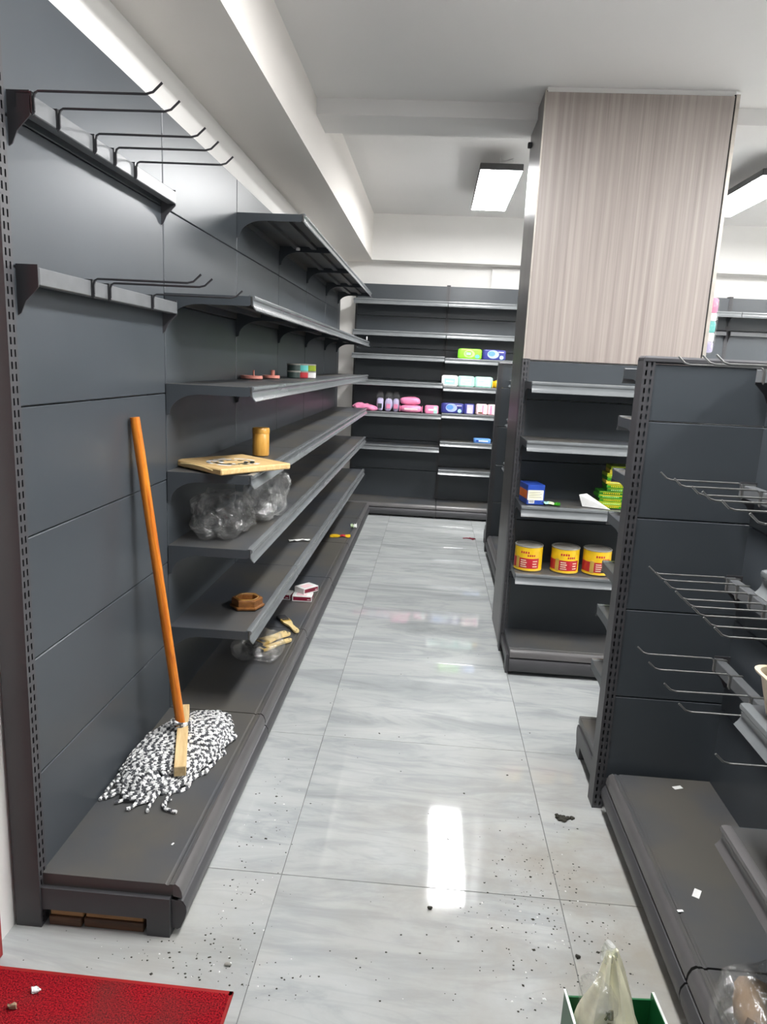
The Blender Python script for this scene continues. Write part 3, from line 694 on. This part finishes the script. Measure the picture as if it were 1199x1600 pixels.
for i, (x, lb) in enumerate(((-.52, 'leftmost of three clear bags of lavender goods on the back row'), (-.435, 'middle of three clear bags of lavender goods on the back row'), (-.362, 'rightmost of three clear bags of lavender goods, beside the large pink pack'))):
    t = thing('goods_bag', lb, 'bag', (x, YF + .10, bz_l[4] + .001), 0, 'clear bags of lavender goods')
    MB().pillow((0, 0, .065), (.07, .06, .13), 3, 18, 12, .008, i).build('contents', 'lavender', t, True)
    MB().box(-.02, .02, -.034, -.029, .03, .075).build('print', 'pink' if i else 'darkpot', t)
    MB().pillow((0, 0, .10), (.076, .07, .20), 3, 24, 14, .005, i + 9, 20).build('film', 'film3', t)

# ------------------------------------------------------------------ things on the column unit
z2, z4 = .838 + .0035, .505 + .0035
t = thing('carton', 'blue and orange carton with a white label on the column unit', 'box', (.508, 3.46, z2), R(10))
MB().bbox(-.042, .042, -.055, .075, 0, .095, .0015).build('carton', 'blue', t)
MB().box(-.040, .036, -.0556, -.0548, .022, .070).build('label', 'offwhite', t)
MB().box(-.034, -.006, -.0562, -.0554, .006, .026).build('label', 'white', t)
bb = MB()
for k in range(7): bb.box(-.031 + k * .0034, -.0295 + k * .0034, -.0566, -.056, .010, .023)
bb.build('barcode', 'bristle', t)
tb = MB()
for k in range(4): tb.box(-.034, .028 - .006 * (k % 2), -.0562, -.0554, .034 + k * .008, .0365 + k * .008)
tb.build('print', 'steel', t)
MB().box(-.0426, -.0418, -.05, .07, .026, .066).build('label', 'orangep', t)
wrapper('leaflet', 'crumpled green and white leaflet beside the blue carton', (.585, 3.44, z2), (.11, .06, .022), ['white', 'mint', 'palegreen', 'green'], 9, R(-8))
t = thing('paper_slip', 'folded white paper leaning before the green boxes', 'paper', (.80, 3.425, z2), R(-14))
MB().add([(-.075, 0, .055), (-.055, .0, .0), (.075, -.02, .0), (-.04, .01, .062), (-.075, .03, .05), (-.055, .03, 0)], [(0, 1, 2), (0, 2, 3), (4, 5, 1, 0), (0, 3, 4)]).add([(-.055, .002, 0), (.075, -.018, 0), (.06, .05, 0), (-.055, .05, 0)], [(0, 1, 2, 3)]).build('sheet', 'white', t)
tb = MB()
for k in range(4): tb.add([(-.045 + k * .02, -.0022 - .003 * k * .6, .012), (-.037 + k * .02, -.0035 - .003 * k * .6, .012), (-.039 + k * .02, -.003 - .003 * k * .6, .024 - k * .004), (-.046 + k * .02, -.002 - .003 * k * .6, .024 - k * .004)], [(0, 1, 2, 3)])
tb.build('print', 'steel', t)
# stack of green boxes
zz = z2; rs = random.Random(3)
place = ['bottom', 'second', 'third', 'fourth', 'fifth', 'sixth', 'seventh', 'eighth', 'ninth', 'tenth', 'eleventh', 'topmost']
for i in range(12):
    hgt = .0165 if i < 5 else .0175
    w = .15 if i < 5 else .135
    dx = rs.uniform(-.008, .008) + (0 if i < 5 else .015) + (.012 if i > 9 else 0)
    t = thing('incense_box', ('%s green box from below in the stack on the column unit' % place[i]) if i not in (0, 11) else '%s green box of the stack on the column unit' % place[i], 'box', (.895 + dx, 3.47, zz), R(rs.uniform(-2, 2)), 'stacked green boxes')
    c = ['green', 'ygreen', 'green', 'green', 'darkgreen', 'darkgreen', 'green', 'ochre', 'green', 'ygreen', 'ochre', 'ygreen'][i]
    MB().bbox(-w / 2, w / 2, -.05, .05, 0, hgt - .0006, .001).build('carton', c, t)
    MB().box(-w / 2 + .004, w / 2 - .012, -.0506, -.0498, hgt - .005, hgt - .0022).build('print', 'yellow' if i % 3 == 0 else 'ygreen', t)
    pm = MB()
    for k in range(9): pm.box(-w / 2 + .02 + k * .009, -w / 2 + .0255 + k * .009, -.0506, -.0498, .004, .0085)
    pm.build('print', 'limelight' if i % 2 else 'yellow', t)
    MB().box(w / 2 - .012, w / 2 - .006, -.0506, -.0498, .002, hgt - .003).build('print', 'bristle', t)
    zz += hgt
# cans
for i, (x, lb) in enumerate(((.518, 'leftmost yellow and red food can on the column unit'), (.697, 'middle yellow and red food can on the column unit'), (.852, 'rightmost yellow and red food can, partly behind the end shelving'))):
    t = thing('food_can', lb, 'can', (x, 3.475, z4), R((-20, -8, 4)[i]), 'yellow and red cans'); r_ = .0675
    MB().lathe([(r_ - .002, 0), (r_ + .0012, .001), (r_ + .0012, .004), (r_, .006), (r_, .118)], 40).build('body', 'yellow', t, True)
    MB().lathe([(r_ + .0012, .1178), (r_ + .0016, .1195), (r_ + .0012, .123), (r_ - .004, .123), (r_ - .005, .119)], 40).build('lid', 'steel', t, True)
    MB().lathe([(r_ + .0012, .0005), (r_ + .0016, .002), (r_ + .0012, .0045)], 40).build('rim', 'gold', t, True)
    def band(name, a0, a1, za, zb, c, e=.0006):
        b = MB(); n = 12
        vs = [((r_ + e) * math.cos(a0 + (a1 - a0) * k / n), (r_ + e) * math.sin(a0 + (a1 - a0) * k / n), zq) for zq in (za, zb) for k in range(n + 1)]
        vs += [((r_ - .002) * math.cos(a0 + (a1 - a0) * k / n), (r_ - .002) * math.sin(a0 + (a1 - a0) * k / n), zq) for zq in (za, zb) for k in range(n + 1)]
        b.add(vs, [(k, k + 1, n + 2 + k, n + 1 + k) for k in range(n)] + [(3 * n + 3 + k, 3 * n + 4 + k, n + 2 + k, n + 1 + k) for k in range(n)])
        return b.build(name, c, t)
    F = -PI / 2
    band('label', F - .45, F + 1.05, .014, .064, 'redp')
    band('label', F - 1.7, F - .75, .014, .064, 'redp')
    band('label', F - .75, F - .45, .010, .07, 'gold')
    for k in range(4): band('print', F - .33, F + .12 - .06 * (k % 2), .020 + .0105 * k, .0245 + .0105 * k, 'beige', .001)
    for k in range(3): band('print', F + .55, F + .9 - .05 * (k % 2), .022 + .013 * k, .026 + .013 * k, 'beige', .001)
    for k in range(4): band('print', F - .35 + .17 * k, F - .24 + .17 * k, .088, .098, 'redp', .001)
    for k in range(4): band('print', F + .15 + .15 * k, F + .25 + .15 * k, .074, .083, 'redp', .001)

# ------------------------------------------------------------------ things at right
def tub():
    t = thing('beige_tub', 'beige plastic tub on the shelf at the right edge', 'tub', (.812, 1.315, .8035)); t.scale = (1, 1, .72)
    b = MB(); rings = []
    for w, d, z in ((.20, .19, 0), (.205, .195, .004), (.236, .226, .115), (.252, .242, .118), (.254, .244, .124), (.238, .228, .124), (.228, .218, .112), (.196, .186, .01)):
        ring = []
        for q in range(4):
            cxs, cys = ((1, 1), (-1, 1), (-1, -1), (1, -1))[q]
            for k in range(5):
                a = q * PI / 2 + PI / 2 * k / 4; r_ = .03
                ring.append((cxs * (w / 2 - r_) + r_ * math.cos(a), cys * (d / 2 - r_) + r_ * math.sin(a), z))
        rings.append(ring)
    n = 20
    for r_ in rings: b.v += r_
    for i in range(len(rings) - 1):
        for k in range(n): b.f.append([i * n + k, i * n + (k + 1) % n, (i + 1) * n + (k + 1) % n, (i + 1) * n + k]); b.m.append(0)
    b.f.append(list(range(n - 1, -1, -1))); b.m.append(0); b.f.append([(len(rings) - 1) * n + k for k in range(n)]); b.m.append(0)
    b.build('bucket', 'beige', t, True)
tub()
t = thing('produce_bag', 'pale green filled bag inside the beige tub', 'bag', (.815, 1.315, .8115))
MB().pillow((0, 0, .055), (.165, .155, .11), 2.6, 30, 16, .016, 31, 15).build('contents', 'greenbag', t, True)
t = thing('brown_bag', 'clear bag with brown contents on the base deck at lower right', 'bag', (.775, 1.19, DZ + .001))
for i in range(7): MB().pillow((rnd.uniform(-.07, .07), rnd.uniform(-.08, .075), rnd.uniform(.05, .10)), (.11, .12, .09), 2.2, 18, 10, .012, 50 + i, 20).build('contents', 'rust' if i % 2 else 'tan', t, True)
MB().pillow((0, 0, .085), (.27, .30, .17), 3.4, 40, 22, .02, 44, 13).build('film', 'film', t)
# green carton with a plastic bag
t = thing('green_carton', 'open green carton on the floor at the bottom of the picture', 'box', (.45, 1.175, .0005), R(4))
W2, D2, H2 = .093, .125, .20
for nm, a in (('side_wall', (-W2, -W2 + .004, -D2, D2)), ('side_wall', (W2 - .004, W2, -D2, D2)), ('side_wall', (-W2, W2, D2 - .004, D2)), ('side_wall', (-W2, W2, -D2, -D2 + .004))):
    MB().box(*a, 0, H2 - (.015 if a[0] == -W2 and a[1] == W2 else 0)).build(nm, 'dgreen', t)
MB().box(-W2, W2, -D2, D2, 0, .003).build('bottom', 'dgreen', t)
for s in (-1, 1): MB().box(s * W2 - .0025, s * W2 + .0025, -D2, D2, H2, H2 + .0015).build('rim', 'white', t)
lm_ = MB()
for a in ((-.06, -.057, .05, .15), (.057, .06, .05, .15)): lm_.box(W2 - .0046, W2 - .0038, a[0], a[1], a[2], a[3])
for z in (.05, .147): lm_.box(W2 - .0046, W2 - .0038, -.06, .06, z, z + .003)
for k in range(3): lm_.box(W2 - .0046, W2 - .0038, -.04, .04, .075 + k * .022, .082 + k * .022)
lm_.build('printed_frame', 'white', t)
t = thing('carrier_bag', 'pale yellow plastic carrier bag standing in the green carton', 'plastic bag', (.435, 1.20, .006), R(4))
def carrier():
    b = MB(); nu, nv = 40, 26
    for i in range(nv + 1):
        f = i / nv; z = f * .335
        w = .066 * (1 - max(0, (f - .45) / .55) ** 1.15) + .006; d = .075 * (1 - max(0, (f - .4) / .6) ** .9) + .006
        for j in range(nu):
            th = 2 * PI * j / nu
            q = Vector((w * math.cos(th), d * math.sin(th), z))
            n_ = noise.noise(Vector((math.cos(th) * 2.2, math.sin(th) * 2.2, f * 2.5))) * .022 + noise.noise(Vector((math.cos(th) * 6, math.sin(th) * 6, f * 3))) * .010
            q.x += n_ * math.cos(th) * (1 - .5 * f) - .012 * f; q.y += n_ * math.sin(th) + .05 * f * f
            b.v.append(tuple(q))
    for i in range(nv):
        for j in range(nu): b.f.append([i * nu + j, i * nu + (j + 1) % nu, (i + 1) * nu + (j + 1) % nu, (i + 1) * nu + j]); b.m.append(0)
    b.f.append(list(range(nu - 1, -1, -1))); b.m.append(0); b.f.append([nv * nu + k for k in range(nu)]); b.m.append(0)
    return b
cb = carrier(); cb.build('sheet', 'offwhite', t, True)
def on_bag(a, f):                                     # point just outside the sheet at angle a, height fraction f
    nu, nv = 40, 26; i = min(nv, max(0, f * nv)); j = (a / (2 * PI) * nu) % nu
    i0, j0 = int(i), int(j); fi, fj = i - i0, j - j0; i1, j1 = min(i0 + 1, nv), (j0 + 1) % nu
    g = lambda ii, jj: Vector(cb.v[ii * nu + jj % nu])
    p = (g(i0, j0) * (1 - fi) + g(i1, j0) * fi) * (1 - fj) + (g(i0, j1) * (1 - fi) + g(i1, j1) * fi) * fj
    return p + Vector((math.cos(a), math.sin(a), 0)) * .001
gl = {'R': [[(0, 0), (0, 1), (.6, .95), (.6, .55), (0, .5), (.65, 0)]], 'M': [[(0, 0), (.05, 1), (.4, .3), (.75, 1), (.8, 0)]], '2': [[(0, .8), (.3, 1), (.6, .75), (0, 0), (.65, 0)]]}
lt = MB()
for ci, ch in enumerate('RM2'):
    for st_ in gl[ch]:
        pts = []
        for (x0, y0), (x1, y1) in zip(st_, st_[1:]):
            for k in range(4): pts.append((x0 + (x1 - x0) * k / 4, y0 + (y1 - y0) * k / 4))
        pts.append(st_[-1])
        lt.tube([on_bag(-PI / 2 - .55 + .34 * yy + .10 * ci, .74 - .058 * (ci + xx)) for xx, yy in pts], .0024, 5)
lt.build('printed_letters', 'olive', t)
MB().pillow((-.035, .02, .19), (.07, .10, .22), 2.4, 26, 16, .02, 61, 16).build('film', 'film', t)
MB().pillow((-.014, .055, .328), (.03, .035, .05), 2.2, 16, 10, .008, 62, 30).build('twisted_top', 'film2', t)
# hanging popsicle-coloured pack at the column's right side
t = thing('hanging_pack', 'slim pack in pink, white, teal and lavender hanging right of the column', 'pack', (1.352, 3.78, 1.60), 0)
z = 0
for h, c in ((.05, 'lavender'), (.045, 'white'), (.055, 'teal'), (.04, 'white'), (.07, 'pink')):
    MB().pillow((0, 0, z + h / 2), (.05, .04, h * 1.08), 5, 18, 10).build('segment', c, t, True); z += h
MB().pillow((0, 0, z / 2), (.062, .05, z + .02), 5, 20, 14, .002, 1).build('film', 'film3', t)
MB().tube([(-.045, 0, z + .03), (-.01, 0, z + .03), (0, 0, z + .02), (0, 0, z)], .002, 6).build('hanger', 'black', t)

# ------------------------------------------------------------------ floor: mat, litter
t = thing('red_mat', 'red coil doormat on the tiles in front of the first bay', 'mat', (-.9, .9, 0.0005), R(-.6))
MB().bbox(-.5, .505, -.7, .49, 0, .011, .004).build('pile', 'mat', t)
MB().bbox(-.5, .512, .485, .50, 0, .007, .002).build('edge_band', 'red', t); MB().bbox(.50, .512, -.7, .50, 0, .007, .002).build('edge_band', 'red', t)
for i, (x, y) in enumerate(((-.83, 1.335), (-.945, 1.30), (-.86, 1.29))):
    o = MB().pillow((0, 0, .0055), (.022, .012, .011), 2.4, 14, 8, .006, 70 + i, 90).build('paper_crumb', 'white' if i < 2 else 'tan', None, True)
    o.location = (x, y, .012)
    tag(o, ('white paper crumb on the red mat, farther from its edge' , 'white paper crumb at the left margin of the red mat', 'brownish pebble on the red mat')[i], 'crumb', 'crumbs on the mat')
b = MB(); rl = random.Random(12)
for i in range(40):
    a = rl.uniform(0, 6.3); r_ = abs(rl.gauss(0, .012)); b.pillow((r_ * math.cos(a) * 1.3, r_ * math.sin(a), .004), (rl.uniform(.008, .018), rl.uniform(.006, .014), .008), 2.4, 8, 5, .002, i, 90)
o = b.build('dirt_clump', 'litter'); o.location = (.518, 2.182, .0005); tag(o, 'dark round clump of dirt on the tiles near the end shelving', 'dirt')
o = MB().tube([(-.06, 0, .004), (-.03, .012, .005), (0, .0, .006), (.03, .01, .005), (.05, .0, .004)], .005, 6).tube([(0, .02, .004), (.03, -.02, .004)], .008, 6).build('red_twig', 'maroon'); o.location = (.395, 6.15, .001)
tag(o, 'dark red scrap on the far tiles in front of the back row', 'scrap')
gp = MB()
for i in range(700):
    q = rl.random()
    if q < .5: x, y = rl.gauss(.40, .13), rl.gauss(1.70, .22)
    elif q < .75: x, y = rl.gauss(-.46, .06), rl.gauss(1.75, .3)
    elif q < .9: x, y = rl.gauss(-.5, .2), rl.gauss(1.47, .04)
    else: x, y = rl.uniform(-.5, .6), rl.uniform(1.3, 4)
    lim = -.53 if y > 1.53 else -.95
    if x < lim or x > .61 or (x < -.38 and y < 1.41) or (x > .33 and y < 1.33): continue
    s = rl.choice((.0012, .0015, .002, .003)) * (1.6 if rl.random() < .06 else 1)
    mi = 1 if rl.random() < .12 else 0
    a = rl.uniform(0, 3)
    gp.add([(x + s * math.cos(a + k * 1.57) * rl.uniform(.6, 1.6), y + s * math.sin(a + k * 1.57), .0006) for k in range(4)] + [(x, y, .0006 + s * .5)], [(0, 1, 4), (1, 2, 4), (2, 3, 4), (3, 0, 4)], mi)
o = gp.build('floor_grit', ['litter', 'white']); o['kind'] = 'stuff'; tag(o, 'dark grit and crumbs scattered over the tiles', 'grit')
for i, (x, y, z, a, s, lb) in enumerate(((.878, 2.188, DZ + .0008, 20, 1, 'white label scrap on the hook display deck, farthest one'), (.765, 1.689, DZ + .0008, 60, 1.1, 'white label scrap in the middle of the hook display deck'),
        (.70, 1.62, DZ + .0008, 10, .5, 'tiny white chip near the front of the hook display deck'), (.775, 1.385, .516, 30, 1.0, 'white label on the low shelf at the right edge'), (-.86, 1.905, DZ + .0008, 40, .5, 'tiny white chip on the deck left of the mop'), (-.64, 1.70, DZ + .0008, 70, .3, 'tiny white chip on the deck in front of the mop'))):
    o = MB().bbox(-.016 * s, .016 * s, -.008 * s, .008 * s, 0, .0012, .0003).build('label_scrap', 'white'); o.location = (x, y, z); o.rotation_euler.z = R(a)
    tag(o, lb, 'scrap', 'white paper scraps')
for i, (x, y, lb) in enumerate(((.075, 1.72, 'small dark pebble on the tiles below the lamp reflection'), (-.42, 1.47, 'grey pebble on the tiles between the first bay and the red mat'), (.455, 1.60, 'black scrap on the tiles near the green carton'))):
    o = MB().pillow((0, 0, .004), (.016, .009, .008), 2.4, 12, 8, .002, i, 60).build('pebble', 'litter' if i != 1 else 'steel', None, True); o.location = (x, y, .0008)
    tag(o, lb, 'pebble', 'pebbles on the floor')
